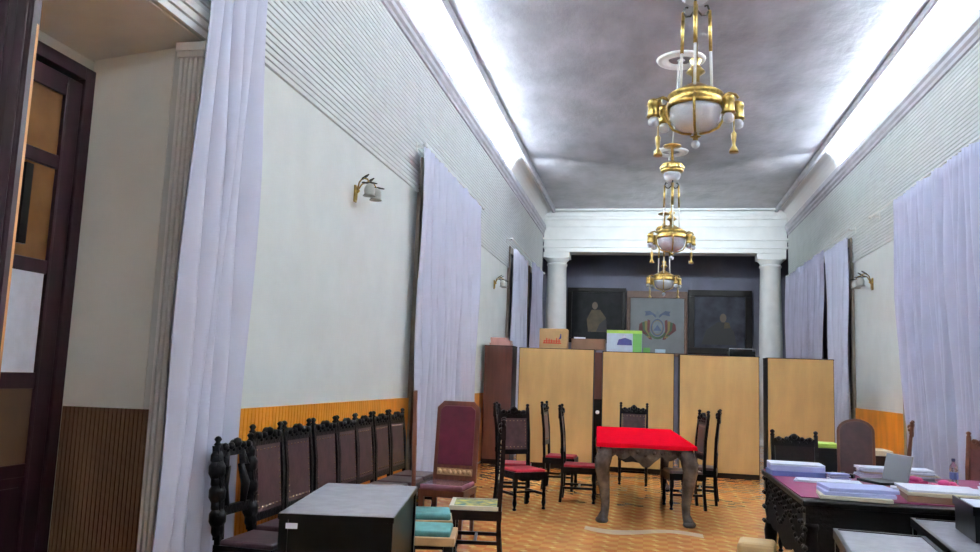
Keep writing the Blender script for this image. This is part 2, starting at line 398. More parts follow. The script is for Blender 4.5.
# ================================================================== DOOR IN THE RECESS
dt = struct(mb('maroon').box(XD - .06, XD + .04, 3.06, 3.14, 0, 3.56).box(XD - .06, XD + .04, 4.585, 4.68, 0, 3.56).box(XD - .06, XD + .04, 3.14, 4.585, 3.47, 3.56).build('door_1', bevel=.006))
def leaf(name, parent_loc, rz, label):
    t = thing(name, label, 'door', parent_loc, rz, None)
    W, Hh = .71, 3.44
    st = mb('maroon')
    st.box(-.022, .022, 0, .12, .02, Hh).box(-.022, .022, W - .13, W, .02, Hh)
    for a, b in ((.02, .22), (.86, .94), (1.40, 1.50), (2.12, 2.21), (2.81, 2.90), (Hh - .13, Hh)): st.box(-.022, .022, .12, W - .13, a, b)
    st.box(-.03, .03, W - .15, W - .125, .1, Hh - .05).box(-.03, .03, .11, .135, .1, Hh - .05)
    st.build('leaf_frame', t, bevel=.004)
    for a, b in ((1.50, 2.12), (2.21, 2.81), (2.90, Hh - .13)): mb('pane').box(-.008, .004, .12, W - .13, a, b).build('door_pane', t)
    mb('panel_brown').box(-.012, .012, .12, W - .13, .94, 1.40).build('door_panel', t)
    mb('maroon').box(-.014, .014, .12, W - .13, .22, .86).box(-.02, .02, .18, W - .19, .28, .80).build('lower_panel', t)
    mb('brass_dark').lathe([(.02, 0), (.02, .03), (.012, .05), (.026, .08), (.001, .1)], n=12).build('handle', t).matrix_local = Matrix.Translation((.022, .06, 1.15)) @ Matrix.Rotation(PI / 2, 4, 'Y')
    return t
leaf('door_leaf', (XD, 3.872, 0), 0, 'closed maroon door leaf with amber brown panes in the left recess')
tag(mb('paper').box(0, .002, 0, .30, 0, .62).build('paper_sheet', loc=(XD + .0305, 4.10, 1.50)), 'white paper sheet fixed over a pane of the maroon door', 'paper')
tag(mb('plastic').box(0, .02, 0, .06, 0, .5).build('pane_reflection_strip', loc=(XD + .031, 4.14, 2.28)), 'dark strip standing in for a reflection on the second amber pane of the door', 'painted reflection')  # dark reflection in the door glass, added as a thin black strip
ol = thing('door_leaf', 'open maroon door leaf with raw orange edge at the left frame border', 'door', (-2.745, 3.0, 0), math.radians(-82))
# local: leaf runs from free edge (y=0) to hinge (y=-.95) ; thickness along x
lf = mb('maroon').box(-.03, .022, -.95, -.006, .02, 3.55)
lf.box(.022, .032, -.07, -.02, .3, 3.5).box(.022, .036, -.15, -.11, .3, 3.5)
lf.build('leaf_body', ol, bevel=.004)
mb('maroon').box(-.012, .022, -.006, .006, .02, 3.55).use('raw').box(-.03, -.012, -.006, .006, .02, 3.1).build('leaf_edge', ol)
mb('maroon').box(-.03, -.012, -.006, .006, 3.1, 3.55).build('leaf_top_edge', ol)

# ================================================================== CURTAINS
def curtain(label, xp, s, yt, yb, zt, zb, folds, amp, m='curtain', seed=0, header=.1, gather=None):
    rnd = random.Random(seed); nu, nv = folds * 14, 26
    ph = [rnd.uniform(-.9, .9) for _ in range(folds + 1)]; am = [rnd.choice((.5, .8, 1.2, 1.7)) for _ in range(folds + 1)]
    vs = []; fs = []
    for j in range(nv + 1):
        t = j / nv; tt = t ** 1.15
        z = zt + (zb - zt) * t
        for i in range(nu + 1):
            u = i / nu; k = u * folds; a = int(min(k, folds - 1)); fr = k - a
            p = 1.4 * (ph[a] * (1 - fr) + ph[a + 1] * fr); q = am[a] * (1 - fr) + am[a + 1] * fr
            ya = yt[0] + (yt[1] - yt[0]) * u; ybm = yb[0] + (yb[1] - yb[0]) * u
            y = ya + (ybm - ya) * tt
            env = (.45 + .55 * min(1, t * 3)) * q
            x = xp + s * amp * env * (2 * abs(math.sin(PI * k + .5 * p * (1 + t))) ** .65 - 1) + .018 * math.sin(9 * t + i * .15)
            if t < .02: x += .01 * math.sin(i * 2.1)
            vs.append((x, y, z))
    for j in range(nv):
        for i in range(nu):
            a = j * (nu + 1) + i; fs.append((a, a + 1, a + nu + 2, a + nu + 1))
    return tag(mb(m).add(vs, fs, True).build('curtain', solid=.006), label, 'curtain')
def rod(label, x, wall, s, y0, y1, z):
    t = thing('curtain_rod', label, 'curtain rod', (x, y0, z))
    L = y1 - y0
    mb('pale_metal').tube([(0, 0, 0), (0, L, 0)], .013, 10).build('rod', t)
    for y in (.06, L - .06): mb('pale_metal').box(min(0, wall - x), max(0, wall - x), y - .012, y + .012, -.012, .012).box(wall - x - (.012 if s < 0 else 0), wall - x + (.012 if s > 0 else 0), y - .03, y + .03, -.06, .06).build('bracket', t)
    for y in (-.02, L + .02): mb('pale_metal').ball((0, y, 0), .03).build('finial', t)
    return t
# near-left drape that hangs at the edge of the recess
curtain('tall white curtain hanging at the left beside the door recess', -2.88, 1, (4.62, 5.38), (4.44, 5.34), 4.62, .03, 5, .048, 'curtain', 3)
curtain('long white curtain on the left wall behind the tall burgundy chair', -2.84, 1, (9.72, 13.40), (9.80, 13.35), 4.50, .05, 15, .06, 'curtain', 5)
curtain('white curtain half drawn at the far left, nearest the second wall lamp', -2.84, 1, (16.95, 18.9), (17.1, 19.2), 4.36, .05, 7, .06, 'curtain', 8)
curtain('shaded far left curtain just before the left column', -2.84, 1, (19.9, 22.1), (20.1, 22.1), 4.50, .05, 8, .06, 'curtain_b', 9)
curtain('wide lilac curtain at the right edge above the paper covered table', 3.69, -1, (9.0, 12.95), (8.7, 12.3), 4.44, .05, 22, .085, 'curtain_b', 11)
curtain('narrow white curtain on the right wall beside the end plywood cabinet', 3.69, -1, (15.85, 17.7), (15.95, 17.0), 4.42, .05, 6, .06, 'curtain', 13)
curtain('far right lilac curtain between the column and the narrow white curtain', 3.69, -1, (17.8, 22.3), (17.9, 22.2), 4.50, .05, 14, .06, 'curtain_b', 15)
rod('pale curtain rod over the long left wall curtain', -2.84, XL + .022, 1, 9.75, 13.6, 4.53)
rod('pale curtain rod over the two far left curtains', -2.84, XL + .022, 1, 16.75, 22.3, 4.53)
rod('pale curtain rod over the wide lilac curtain at the right edge', 3.69, XR - .022, -1, 8.6, 14.2, 4.475)
rod('pale curtain rod over the far right curtains', 3.69, XR - .022, -1, 15.65, 22.35, 4.53)
rod('pale curtain rod above the tall near left curtain', -2.84, XL + .022, 1, 4.3, 5.5, 4.66)

# ================================================================== WALL LAMPS
def sconce(label, x, y, z, s):
    t = thing('wall_lamp', label, 'wall lamp', (x, y, z), 0 if s > 0 else PI, 'brass wall lamps')
    mb('brass').box(0, .02, -.03, .03, -.10, .08).box(.02, .03, -.018, .018, -.08, .06).tube([(.02, 0, .0), (.05, 0, .03)], .016).build('backplate', t, bevel=.006)
    for q in (-.10, .10):
        a = mb('brass_dark').tube([(.03, 0, .02), (.06, q * .4, .10), (.11, q * .8, .135), (.17, q, .12), (.20, q, .07)], [.009, .008, .008, .008, .007]).build('arm', t)
        lb = mb('leaf_dark')
        for p, dx, dz in (((.10, q * .8, .12), .07, .05), ((.11, q, .085), .09, -.012), ((.19, q * 1.15, .08), .075, -.012)):
            lb.T = Matrix.Translation(p) @ Matrix.Rotation(-math.atan2(dz, dx), 4, 'Y')
            lb.prism([(0, 0), (.025, .022), (.06, .018), (.095, 0), (.06, -.018), (.025, -.022)], 'z', -.006, .006)
        lb.T = Matrix(); lb.build('leaf', a)
        pr = [(.018, .07), (.04, .055), (.055, .02), (.058, -.01), (.05, -.035), (.068, -.06), (.06, -.058), (.04, -.03), (.001, -.02)]
        mb('frosted').lathe(pr, .20, q, 14).build('glass_shade', t)
    return t
sconce('brass wall lamp with leaves nearest the camera on the left wall', XL, 7.75, 3.43, 1)
sconce('far left brass wall lamp above the dark red cabinet', XL, 15.65, 3.42, 1)
sconce('brass wall lamp on the right wall between two curtains', XR, 14.75, 3.42, -1).scale = (1.2, 1.5, 1.15)

# ================================================================== CHANDELIERS
def chandelier(label, y, rz):
    t = thing('chandelier', label, 'chandelier', (.36, y, ZC), rz, 'brass chandeliers along the hall')
    Z = lambda z: z - ZC + .07
    def L(m, prof, n=24): return mb(m).lathe([(r, Z(z)) for r, z in prof], n=n)
    mb('pale_metal').tube([(0, 0, Z(5.06)), (.09, 0, -.02), (.09, 0, -.001)], [.011, .011, .03], 10).build('suspension_rod', t)
    L('brass', [(.012, 5.10), (.06, 5.085), (.13, 5.06), (.135, 5.045), (.05, 5.035), (.022, 5.02), (.018, 4.82)]).build('canopy_disc', t)
    hb_ = L('brass', [(.02, 4.83), (.05, 4.81), (.09, 4.79), (.15, 4.77), (.165, 4.75), (.15, 4.74), (.15, 4.69), (.168, 4.675), (.165, 4.65), (.12, 4.64), (.02, 4.63)]).build('crown', t)
    cr = mb('brass_dark').prism([((.165 + .016 * (k % 2)) * math.cos(k * PI / 16), (.165 + .016 * (k % 2)) * math.sin(k * PI / 16)) for k in range(32)], 'z', Z(4.70), Z(4.732))
    cr.build('crown_beading', hb_)
    L('glass', [(.12, 4.638), (.13, 4.60), (.11, 4.54), (.06, 4.50), (.012, 4.49)], 20).build('upper_bowl', t)
    L('brass_dark', [(.016, 4.49), (.016, 4.06), (.05, 4.03), (.028, 3.99), (.06, 3.95), (.075, 3.93), (.03, 3.90), (.03, 3.84)], 16).build('centre_stem', t)
    for k in range(3):
        a = 2 * PI * k / 3 + PI / 6; c, s_ = math.cos(a), math.sin(a)
        pts = [(.015, 4.44), (.05, 4.41), (.09, 4.42), (.115, 4.46), (.10, 4.50), (.075, 4.49)]
        mb('leaf_dark').tube([(r * c, r * s_, Z(z)) for r, z in pts], .009, 8).build('scroll_bracket', t)
        rd = mb('brass').tube([(.118 * c, .118 * s_, Z(4.46)), (.128 * c, .128 * s_, Z(4.12))], .014, 10)
        rd.use('pale_metal').tube([(.128 * c, .128 * s_, Z(4.12)), (.14 * c, .14 * s_, Z(3.775))], .011, 10)
        rd.build('hanging_rod', t)
    L('brass', [(.03, 3.845), (.06, 3.83), (.13, 3.79), (.195, 3.755), (.218, 3.735), (.205, 3.72), (.205, 3.67), (.222, 3.66), (.215, 3.635), (.19, 3.635), (.17, 3.66), (.02, 3.68)], 32).build('ring', t)
    L('glass', [(.198, 3.634), (.20, 3.60), (.185, 3.54), (.15, 3.485), (.09, 3.455), (.02, 3.445)], 28).build('glass_bowl', t)
    fn = L('brass', [(.014, 3.446), (.014, 3.42), (.045, 3.41), (.02, 3.40), (.02, 3.385)], 14).build('bowl_finial', t)
    mb('glass').ball((0, 0, Z(3.35)), .036, 12).build('crystal_drop', fn)
    for k in range(4):
        a = k * PI / 2; c, s_ = math.cos(a), math.sin(a)
        mb('brass').tube([(r * c, r * s_, Z(z)) for r, z in ((.212, 3.70), (.222, 3.62), (.208, 3.54), (.17, 3.475), (.10, 3.443), (.03, 3.432))], .010, 8).build('bowl_strap', t)
    for k in range(2):
        a = k * PI; c, s_ = math.cos(a), math.sin(a)
        P = lambda r, q, z: (r * c - q * s_, r * s_ + q * c, Z(z))
        ar = mb('brass_dark').tube([P(.20, 0, 3.72), P(.25, 0, 3.745), P(.30, 0, 3.73), P(.32, 0, 3.70)], [.016, .013, .012, .011])
        ar.tube([P(.27, -.085, 3.70), P(.27, 0, 3.725), P(.29, .085, 3.70)], .011)
        ar = ar.build('arm', t)
        for q in (-.085, .085):
            x_, y_, _ = P(.28 + q * .4, q, 0)
            so = mb('brass').lathe([(.012, Z(3.71)), (.04, Z(3.695)), (.05, Z(3.66)), (.043, Z(3.65)), (.046, Z(3.58)), (.056, Z(3.56)), (.03, Z(3.555))], x_, y_, 14).build('lamp_socket', ar)
            mb('glass').lathe([(.03, Z(3.556)), (.044, Z(3.53)), (.04, Z(3.495)), (.012, Z(3.48))], x_, y_, 12).build('lamp_bulb', ar)
        x_, y_, _ = P(.285, 0, 0)
        tz = mb('brass_dark').lathe([(.006, Z(3.70)), (.006, Z(3.44)), (.022, Z(3.42)), (.018, Z(3.37)), (.012, Z(3.33)), (.034, Z(3.29)), (.036, Z(3.27)), (.01, Z(3.275))], x_, y_, 10)
        tz.build('tassel', ar)
    return t
chandelier('nearest brass chandelier with glass bowl, largest under the ceiling', 6.2, math.radians(-6))
chandelier('middle brass chandelier hanging from the larger ceiling rose', 12.0, math.radians(4))
chandelier('farthest and lowest looking brass chandelier, in front of the coat of arms', 17.0, math.radians(-3))
for y, lb in ((12.0, 'larger white plaster ceiling rose above the middle chandelier'), (17.0, 'smaller looking white ceiling rose above the farthest chandelier')):
    pf = [(.37, 0), (.355, -.03), (.33, -.035), (.30, -.02), (.285, -.02), (.26, -.04), (.22, -.042), (.195, -.02), (.185, 0)]
    rp_ = MB().use('white'); n_ = 44; kk = len(pf)
    rp_.add([(a_ * math.cos(2 * PI * q / n_), a_ * math.sin(2 * PI * q / n_), b_) for a_, b_ in pf for q in range(n_)],
            [(i_ * n_ + q, ((i_ + 1) % kk) * n_ + q, ((i_ + 1) % kk) * n_ + (q + 1) % n_, i_ * n_ + (q + 1) % n_) for i_ in range(kk) for q in range(n_)], True)
    rp_.use('ceil').lathe([(.19, -.002), (.16, -.004)], n=44); rp_.use('white').lathe([(.03, -.001), (.06, -.012), (.03, -.03), (.012, -.035)], n=20)
    tag(rp_.build('ceiling_rose', loc=(.48, y, ZC - .001)), lb, 'ceiling rose', 'ceiling roses')

# ================================================================== CABINETS ACROSS THE HALL
def cabinet(label, x0, x1, y, z, face_m, dep=.5, y_r=None):
    t = thing('cabinet', label, 'cabinet', ((x0 + x1) / 2, y, 0), 0, 'cabinets lined up across the hall')
    h = (x1 - x0) / 2
    mb('carcass').box(-h, h, .012, dep, .0, z - .02).box(-h - .005, h + .005, .008, dep, z - .02, z).build('carcass', t)
    mb(face_m).box(-h + .01, h - .01, 0, .014, .09, z - .012).build('back_panel', t)
    return t
CY = 14.5
cabinet('dark red brown cabinet against the left wall at the row end', -2.93, -2.40, CY + .12, 2.16, 'brown_cab')
cabinet('first pale plywood cabinet from the left, under the logo box', -2.26, -.90, CY, 2.13, 'ply')
cabinet('second pale plywood cabinet, behind the red table end chair', -.75, .50, CY, 2.105, 'ply')
cabinet('third pale plywood cabinet, behind the chairs right of the red table', .59, 1.93, CY, 2.09, 'ply')
cabinet('rightmost pale plywood cabinet, behind the black carved chair', 2.06, 3.14, CY, 2.08, 'ply')
fp = thing('filler_post', 'dark brown upright with white knob between first two plywood cabinets', 'post', (-.825, CY + .04, 0))
mb('brown_cab').box(-.068, .068, 0, .30, 1.25, 2.08).use('carcass').box(-.068, .068, .01, .30, 0, 1.25).build('post', fp)
kn = mb('white').lathe([(.014, 0), (.014, .02), (.034, .03), (.034, .05), (.001, .06)], n=12).build('knob', fp, loc=(0, .01, 1.02)); kn.rotation_euler = (PI / 2, 0, 0)
# things lying on the cabinets
ZT = 2.13
bx = thing('cardboard_box', 'cardboard box with red logo on the first plywood cabinet', 'box', (-1.655, 14.72, ZT))
mb('card').box(-.25, .25, -.17, .17, 0, .36).build('box_body', bx, bevel=.004)
lg = mb('ink_red')
xs = [-.17 + i * .045 for i in range(7)]
for i, x in enumerate(xs):
    lg.box(x, x + .02, -.173, -.17, .09 + .01 * (i % 2), .15 + .012 * ((i * 3) % 4))
lg.box(-.18, .15, -.173, -.17, .085, .105).box(-.17, .14, -.1732, -.17, .125, .142)
lg.build('red_logo', bx)
mb('ink_blue').prism([(.10, .17), (.15, .18), (.15, .26), (.135, .27), (.125, .21)], 'y', -.173, -.17).build('blue_mark', bx)
fb = thing('flat_box', 'flat brown cardboard box between the logo box and printed box', 'box', (-1.02, 14.74, ZT))
mb('card_dark').box(-.30, .30, -.18, .18, 0, .19).build('box_body', fb, bevel=.004)
mb('card_dark').box(-.303, .303, -.183, .183, .15, .19).build('box_lid', fb)
tag(mb('paper').box(-.10, .10, -.06, .06, 0, .03).build('paper_bundle', loc=(-1.18, 14.68, ZT + .19)), 'small white paper bundle on the flat brown cardboard box', 'paper')
gb = thing('printed_box', 'blue and lime printed carton on the second plywood cabinet', 'box', (-.375, 14.72, 2.105))
mb('pale_blue').box(-.31, .31, -.16, .16, 0, .33).build('box_body', gb)
mb('lime').box(-.312, .312, -.162, .162, .33, .385).build('lime_top', gb)
mb('green').box(.15, .308, -.164, -.16, .0, .33).build('green_panel', gb)
mb('ink_blue').prism([(-.13, .12), (-.10, .22), (.02, .25), (.13, .21), (.14, .12)], 'y', -.164, -.16).build('blue_emblem', gb)
mb('paper').prism([(-.05, .25), (.0, .30), (.05, .25)], 'y', -.164, -.16).build('white_peak', gb)
tag(mb('pink').box(-.2, .2, -.14, .14, 0, .05).box(-.18, .19, -.13, .12, .05, .10).box(-.19, .12, -.12, .13, .10, .15).build('folder_pile', loc=(-2.66, 14.85, 2.16)), 'pale pink pile of folders on the dark red brown cabinet', 'folders')
tag(mb('green').box(-.06, .06, -.05, .05, 0, .09).build('green_packet', loc=(.02, 14.72, 2.105)), 'small green packet beside the blue and lime printed carton', 'packet')
tag(mb('pale_blue').box(-.09, .09, -.05, .05, 0, .07).build('blue_packet', loc=(.26, 14.72, 2.105)), 'small pale blue packet below the coat of arms', 'packet')
wr = mb('plastic').box(-.22, .22, -.12, .14, 0, .09); wr.use('silver').tube([(-.22, -.125, 0), (-.22, -.125, .13), (.22, -.125, .13), (.22, -.125, .02)], .008)
tag(wr.build('wire_tray', loc=(1.66, 14.72, 2.09)), 'black tray with pale wire frame on the third plywood cabinet', 'tray')

# ================================================================== PICTURES ON THE ALCOVE WALL
def picture(label, x0, x1, z0, z1, fm, cm, fwid, paint):
    t = thing('framed_picture', label, 'picture', ((x0 + x1) / 2, 25.5, z0))
    h = (x1 - x0) / 2; H = z1 - z0
    fr = mb(fm)
    fr.box(-h, h, -.09, -.002, 0, fwid).box(-h, h, -.09, -.002, H - fwid, H).box(-h, -h + fwid, -.09, -.002, fwid, H - fwid).box(h - fwid, h, -.09, -.002, fwid, H - fwid)
    fr.build('picture_frame', t, bevel=.012)
    cv = mb(cm).box(-h + fwid, h - fwid, -.05, -.01, fwid, H - fwid)
    paint(cv, h, H); cv.build('canvas', t); return t
def seated(cv, h, H):
    y = -.053
    cv.use('paint_gold').prism([(-.25, .35), (-.30, .75), (-.15, 1.05), (.12, 1.05), (.30, .8), (.34, .35)], 'y', y, -.05)
    cv.use('paint_skin').prism([(-.05 + .09 * math.cos(a * PI / 6), 1.18 + .12 * math.sin(a * PI / 6)) for a in range(12)], 'y', y, -.05)
    cv.use('paint_dark').prism([(.0, .36), (.34, .36), (.30, .78), (.1, .6)], 'y', y - .001, -.05)
def bust(cv, h, H):
    y = -.053
    cv.use('paint_dark').prism([(-.55, .30), (-.40, .75), (-.05, 1.0), (.22, .98), (.42, .7), (.5, .30)], 'y', y, -.05)
    cv.use('paint_skin').prism([(.10 + .10 * math.cos(a * PI / 6), 1.12 + .14 * math.sin(a * PI / 6)) for a in range(12)], 'y', y, -.05)
    cv.use('paint_gold').prism([(.12, .80), (.32, .82), (.28, .98), (.15, 1.0)], 'y', y - .001, -.05)
picture('dark framed painting of a seated figure left of the coat of arms', -2.46, -.62, 2.75, 4.50, 'frame_dark', 'canvas_a', .14, seated)
picture('dark framed slate painting of a figure right of the coat of arms', 1.28, 3.18, 2.50, 4.48, 'frame_dark', 'canvas_b', .20, bust)
ct = thing('coat_of_arms', 'framed grey coat of arms with flags and condor on the alcove wall', 'coat of arms', (.335, 25.5, 2.40))
h, H = .93, 2.02
mb('frame_brown').box(-h, h, -.09, -.002, 0, .10).box(-h, h, -.09, -.002, H - .22, H).box(-h, -h + .12, -.09, -.002, .1, H - .22).box(h - .10, h, -.09, -.002, .1, H - .22).build('picture_frame', ct, bevel=.01)
bd = mb('crest_bg').box(-h + .12, h - .1, -.05, -.01, .10, H - .22); bd.build('ground', ct)
cxx, czz = .02, .88
em = mb('crest_blue').prism([(cxx + .20 * math.cos(a * PI / 12), czz + .27 * math.sin(a * PI / 12)) for a in range(24)], 'y', -.075, -.05)
em.use('crest_gold').prism([(cxx + .165 * math.cos(a * PI / 12), czz + .23 * math.sin(a * PI / 12)) for a in range(24)], 'y', -.08, -.05)
em.use('crest_grey').prism([(cxx + .15 * math.cos(a * PI / 12), czz + .21 * math.sin(a * PI / 12)) for a in range(24)], 'y', -.084, -.05)
em.use('crest_blue').prism([(cxx - .13, czz - .10), (cxx, czz + .08), (cxx + .13, czz - .10)], 'y', -.088, -.05)
em.build('shield', ct)
for s_ in (-1, 1):
    for k, (mn, o_) in enumerate((('crest_red', 0), ('crest_gold', .09), ('crest_green', .17), ('crest_red', .25))):
        pts = [(cxx + s_ * (.22 + o_), czz + .22 - k * .02), (cxx + s_ * (.30 + o_), czz + .25 - k * .05), (cxx + s_ * (.33 + o_ * .95), czz - .08), (cxx + s_ * (.26 + o_ * .6), czz - .36 + k * .05), (cxx + s_ * (.16 + o_ * .5), czz - .38 + k * .05), (cxx + s_ * (.24 + o_ * .8), czz - .08)]
        mb(mn).prism(pts, 'y', -.07 - .003 * k, -.05).build('flag', ct)
    mb('crest_blue').prism([(cxx + s_ * .05, czz + .30), (cxx + s_ * .16, czz + .40), (cxx + s_ * .38, czz + .36), (cxx + s_ * .36, czz + .45), (cxx + s_ * .40, czz + .50), (cxx + s_ * .24, czz + .52), (cxx + s_ * .06, czz + .40)], 'y', -.08, -.05).build('condor_wing', ct)
mb('crest_grey').prism([(cxx - .06, czz + .27), (cxx + .06, czz + .27), (cxx + .05, czz + .46), (cxx + .09, czz + .50), (cxx, czz + .54), (cxx - .05, czz + .47)], 'y', -.085, -.05).build('condor_body', ct)
mb('crest_green').prism([(cxx + r * math.cos(a), czz - .02 + r * 1.15 * math.sin(a)) for r, a in [(.30, PI * (1.15 + .7 * i / 8)) for i in range(9)] + [(.24, PI * (1.85 - .7 * i / 8)) for i in range(9)]], 'y', -.082, -.05).build('laurel', ct)

# ================================================================== CHAIRS
def crest_outline(wd, z, hgt, kind):
    pts = []
    n = 24
    for i in range(n + 1):
        u = i / n; x = -wd / 2 + wd * u; c = abs(u - .5) * 2
        if kind == 'hump': zz = z + hgt * (.42 + .58 * math.exp(-(c / .28) ** 2) + .22 * math.exp(-((c - .75) / .15) ** 2))
        else: zz = z + hgt * (.30 + .45 * abs(math.cos(c * PI * 1.5)) + .25 * math.exp(-(c / .2) ** 2))
        pts.append((x, zz))
    return pts
def turned(m, x, y, z0, z1, r):
    H = z1 - z0; P = [(r * .8, 0), (r * 1.1, .04), (r * .6, .08), (r * .75, .12), (r * 1.15, .22), (r * .8, .36), (r * 1.0, .46), (r * .7, .56), (r * 1.1, .66), (r * .9, .72)]
    b = mb(m).lathe([(a, z0 + q * H) for a, q in P], x, y, 10)
    b.box(x - r, x + r, y - r, y + r, z0 + .72 * H, z1); return b
def chair(name, label, group, loc, rz, wd=.46, dp=.46, sh=.48, ht=1.2, wood='black_wood', seat='red_seat', panel='leather', crest='hump', ptop=.8, pbot=.68, studs=True, open_back=False, cat='chair', frame_w=.04, rk=.055):
    t = thing(name, label, cat, loc, rz, group)
    hw, hd = wd / 2, dp / 2
    mb(seat).box(-hw + .015, hw - .015, -hd + .03, hd - .012, sh - .05, sh).build('seat', t, bevel=.018)
    sf_ = mb(wood).box(-hw, hw, hd - .035, hd, sh - .11, sh - .03).box(-hw, hw, -hd, -hd + .035, sh - .11, sh - .03)
    sf_.box(-hw, -hw + .035, -hd + .035, hd - .035, sh - .11, sh - .03).box(hw - .035, hw, -hd + .035, hd - .035, sh - .11, sh - .03)
    sf_.prism([(-hw + .05, sh - .11), (-hw * .5, sh - .14), (0, sh - .125), (hw * .5, sh - .14), (hw - .05, sh - .11)], 'y', hd - .03, hd - .008)
    sf_.build('seat_frame', t)
    for s_ in (-1, 1): turned(wood, s_ * (hw - .028), hd - .03, 0, sh - .10, .024).build('leg', t)
    fwd = frame_w
    for s_ in (-1, 1):
        x = s_ * (hw - .022)
        # square rear leg that leans back above the seat, with turned finial
        st = mb(wood).tube([(x, -hd + .0, 0), (x, -hd + .022, sh * .5), (x, -hd + .022, sh)], .026, 4, sq=True)
        st.build('leg', t)
        up_ = mb(wood).tube([(x, -hd + .022, sh), (x, -hd + .005, sh + (ht - sh) * .5), (x, -hd - rk + .02, ht - .06)], [fwd * .66, fwd * .66, fwd * .6], 4, sq=True)
        up_.lathe([(.010, ht - .07), (.026, ht - .055), (.014, ht - .04), (.026, ht - .02), (.014, ht - .004), (.002, ht)], x, -hd - rk + .022, 10)
        if open_back:
            for k in range(7): up_.ball((x, -hd + .012 - .05 * k / 7, sh + .06 + (ht - sh - .2) * k / 6), .058 if k % 2 else .044, 10, 1.3)
        up_.build('back_post', t)
    def yb(z): 
        f_ = (z - sh) / (ht - .06 - sh); return -hd + .022 - (rk + .002) * f_
    zp0, zp1 = sh + (pbot - .48) , sh + (ht - sh) * ptop
    iw = hw - .045
    cp = crest_outline(2 * iw + .02, zp1, ht - zp1 - .035, crest)
    cb = mb(wood).prism([(-iw - .01, zp1 - .03)] + [(a, b) for a, b in cp] + [(iw + .01, zp1 - .03)], 'y', yb(zp1) - .022, yb(zp1) + .018)
    for k in range(5):
        x = -iw * .8 + iw * .4 * k; cb.ball((x, yb(zp1) + .018, zp1 + (ht - zp1) * (.32 if k != 2 else .5)), .026 if k != 2 else .034, 8)
        cb.ball((x + iw * .2, yb(zp1) + .018, zp1 + .01), .014, 6) if k < 4 else None
    cb.build('crest_rail', t)
    mb(wood).box(-iw - .01, iw + .01, yb(zp0) - .018, yb(zp0) + .016, zp0 - .06, zp0).build('lower_rail', t)
    if not open_back:
        y0, y1 = yb(zp0), yb(zp1)
        pv = [(-iw, y0 - .008, zp0), (iw, y0 - .008, zp0), (iw, y1 - .008, zp1 - .03), (-iw, y1 - .008, zp1 - .03)]
        pv += [(x, y + .022, z) for x, y, z in pv]
        bk = mb(panel).add(pv, [(0, 1, 2, 3), (7, 6, 5, 4), (0, 4, 5, 1), (1, 5, 6, 2), (2, 6, 7, 3), (3, 7, 4, 0)])
        if studs:
            bk.use('studs')
            n = 7
            for k in range(n):
                x = -iw * .86 + 2 * iw * .86 * k / (n - 1)
                bk.ball((x, y0 + .014, zp0 + .03), .009, 6); bk.ball((x, y1 + .014, zp1 - .06), .009, 6)
            for k in range(1, 9):
                f_ = k / 9; y = y0 + (y1 - y0) * f_ + .014; z = zp0 + .03 + (zp1 - .09 - zp0) * f_
                bk.ball((-iw * .9, y, z), .008, 6); bk.ball((iw * .9, y, z), .008, 6)
        bk.build('backrest', t)
    else:
        for s_ in (-1, 1):
            mb(wood).tube([(s_ * iw * .55, yb(zp0), zp0 - .01), (s_ * iw * .75, yb(zp0 + .12), zp0 + .12), (s_ * iw * .45, yb(zp0 + .25), zp0 + .25), (s_ * iw * .7, yb(zp1 - .1), zp1 - .1), (s_ * iw * .5, yb(zp1), zp1)], [.02, .032, .022, .034, .02], 8).build('back_splat', t)
    zs = .17
    for s_ in (-1, 1): mb(wood).box(s_ * (hw - .028) - .012, s_ * (hw - .028) + .012, -hd + .03, hd - .04, zs, zs + .03).build('stretcher', t)
    mb(wood).box(-hw + .035, hw - .035, -.012, .012, zs + .004, zs + .026).build('stretcher', t)
    return t

# row of carved leather chairs along the left wall (all face +X)
RZ = face(1, 0)
ROWX = -2.51
row_lab = ['second', 'third', 'fourth', 'fifth', 'sixth', 'seventh', 'last']
ys = [5.62 + .535 * i for i in range(7)]
c0 = chair('carved_chair', 'first carved leather chair beyond the open black one in the wall row', 'carved chairs along the left wall', (ROWX, ys[0], 0), RZ, wd=.49, dp=.42, ht=1.18, wood='black_wood', seat='leather', panel='leather', crest='wave', ptop=.82, pbot=.56)
labs = [None, 'second carved leather chair beyond the open black one in the wall row', 'third carved leather chair beyond the open black one in the wall row',
        'fourth carved leather chair beyond the open black one in the wall row', 'fifth carved leather chair beyond the open black one, above the desk corner',
        'second last carved chair at the far end of the wall row', 'farthest carved chair of the wall row, near the left curtain']
for i in range(1, 7): dup(c0, (ROWX + random.uniform(-.02, .02), ys[i], 0), RZ + random.uniform(-.04, .04), labs[i])
chair('carved_chair', 'nearest black carved chair with open back beside the left curtain', 'carved chairs along the left wall', (-2.47, 5.06, 0), RZ - .06, wd=.44, dp=.42, ht=1.13, wood='black_wood', seat='leather', crest='wave', ptop=.84, open_back=True, frame_w=.055)

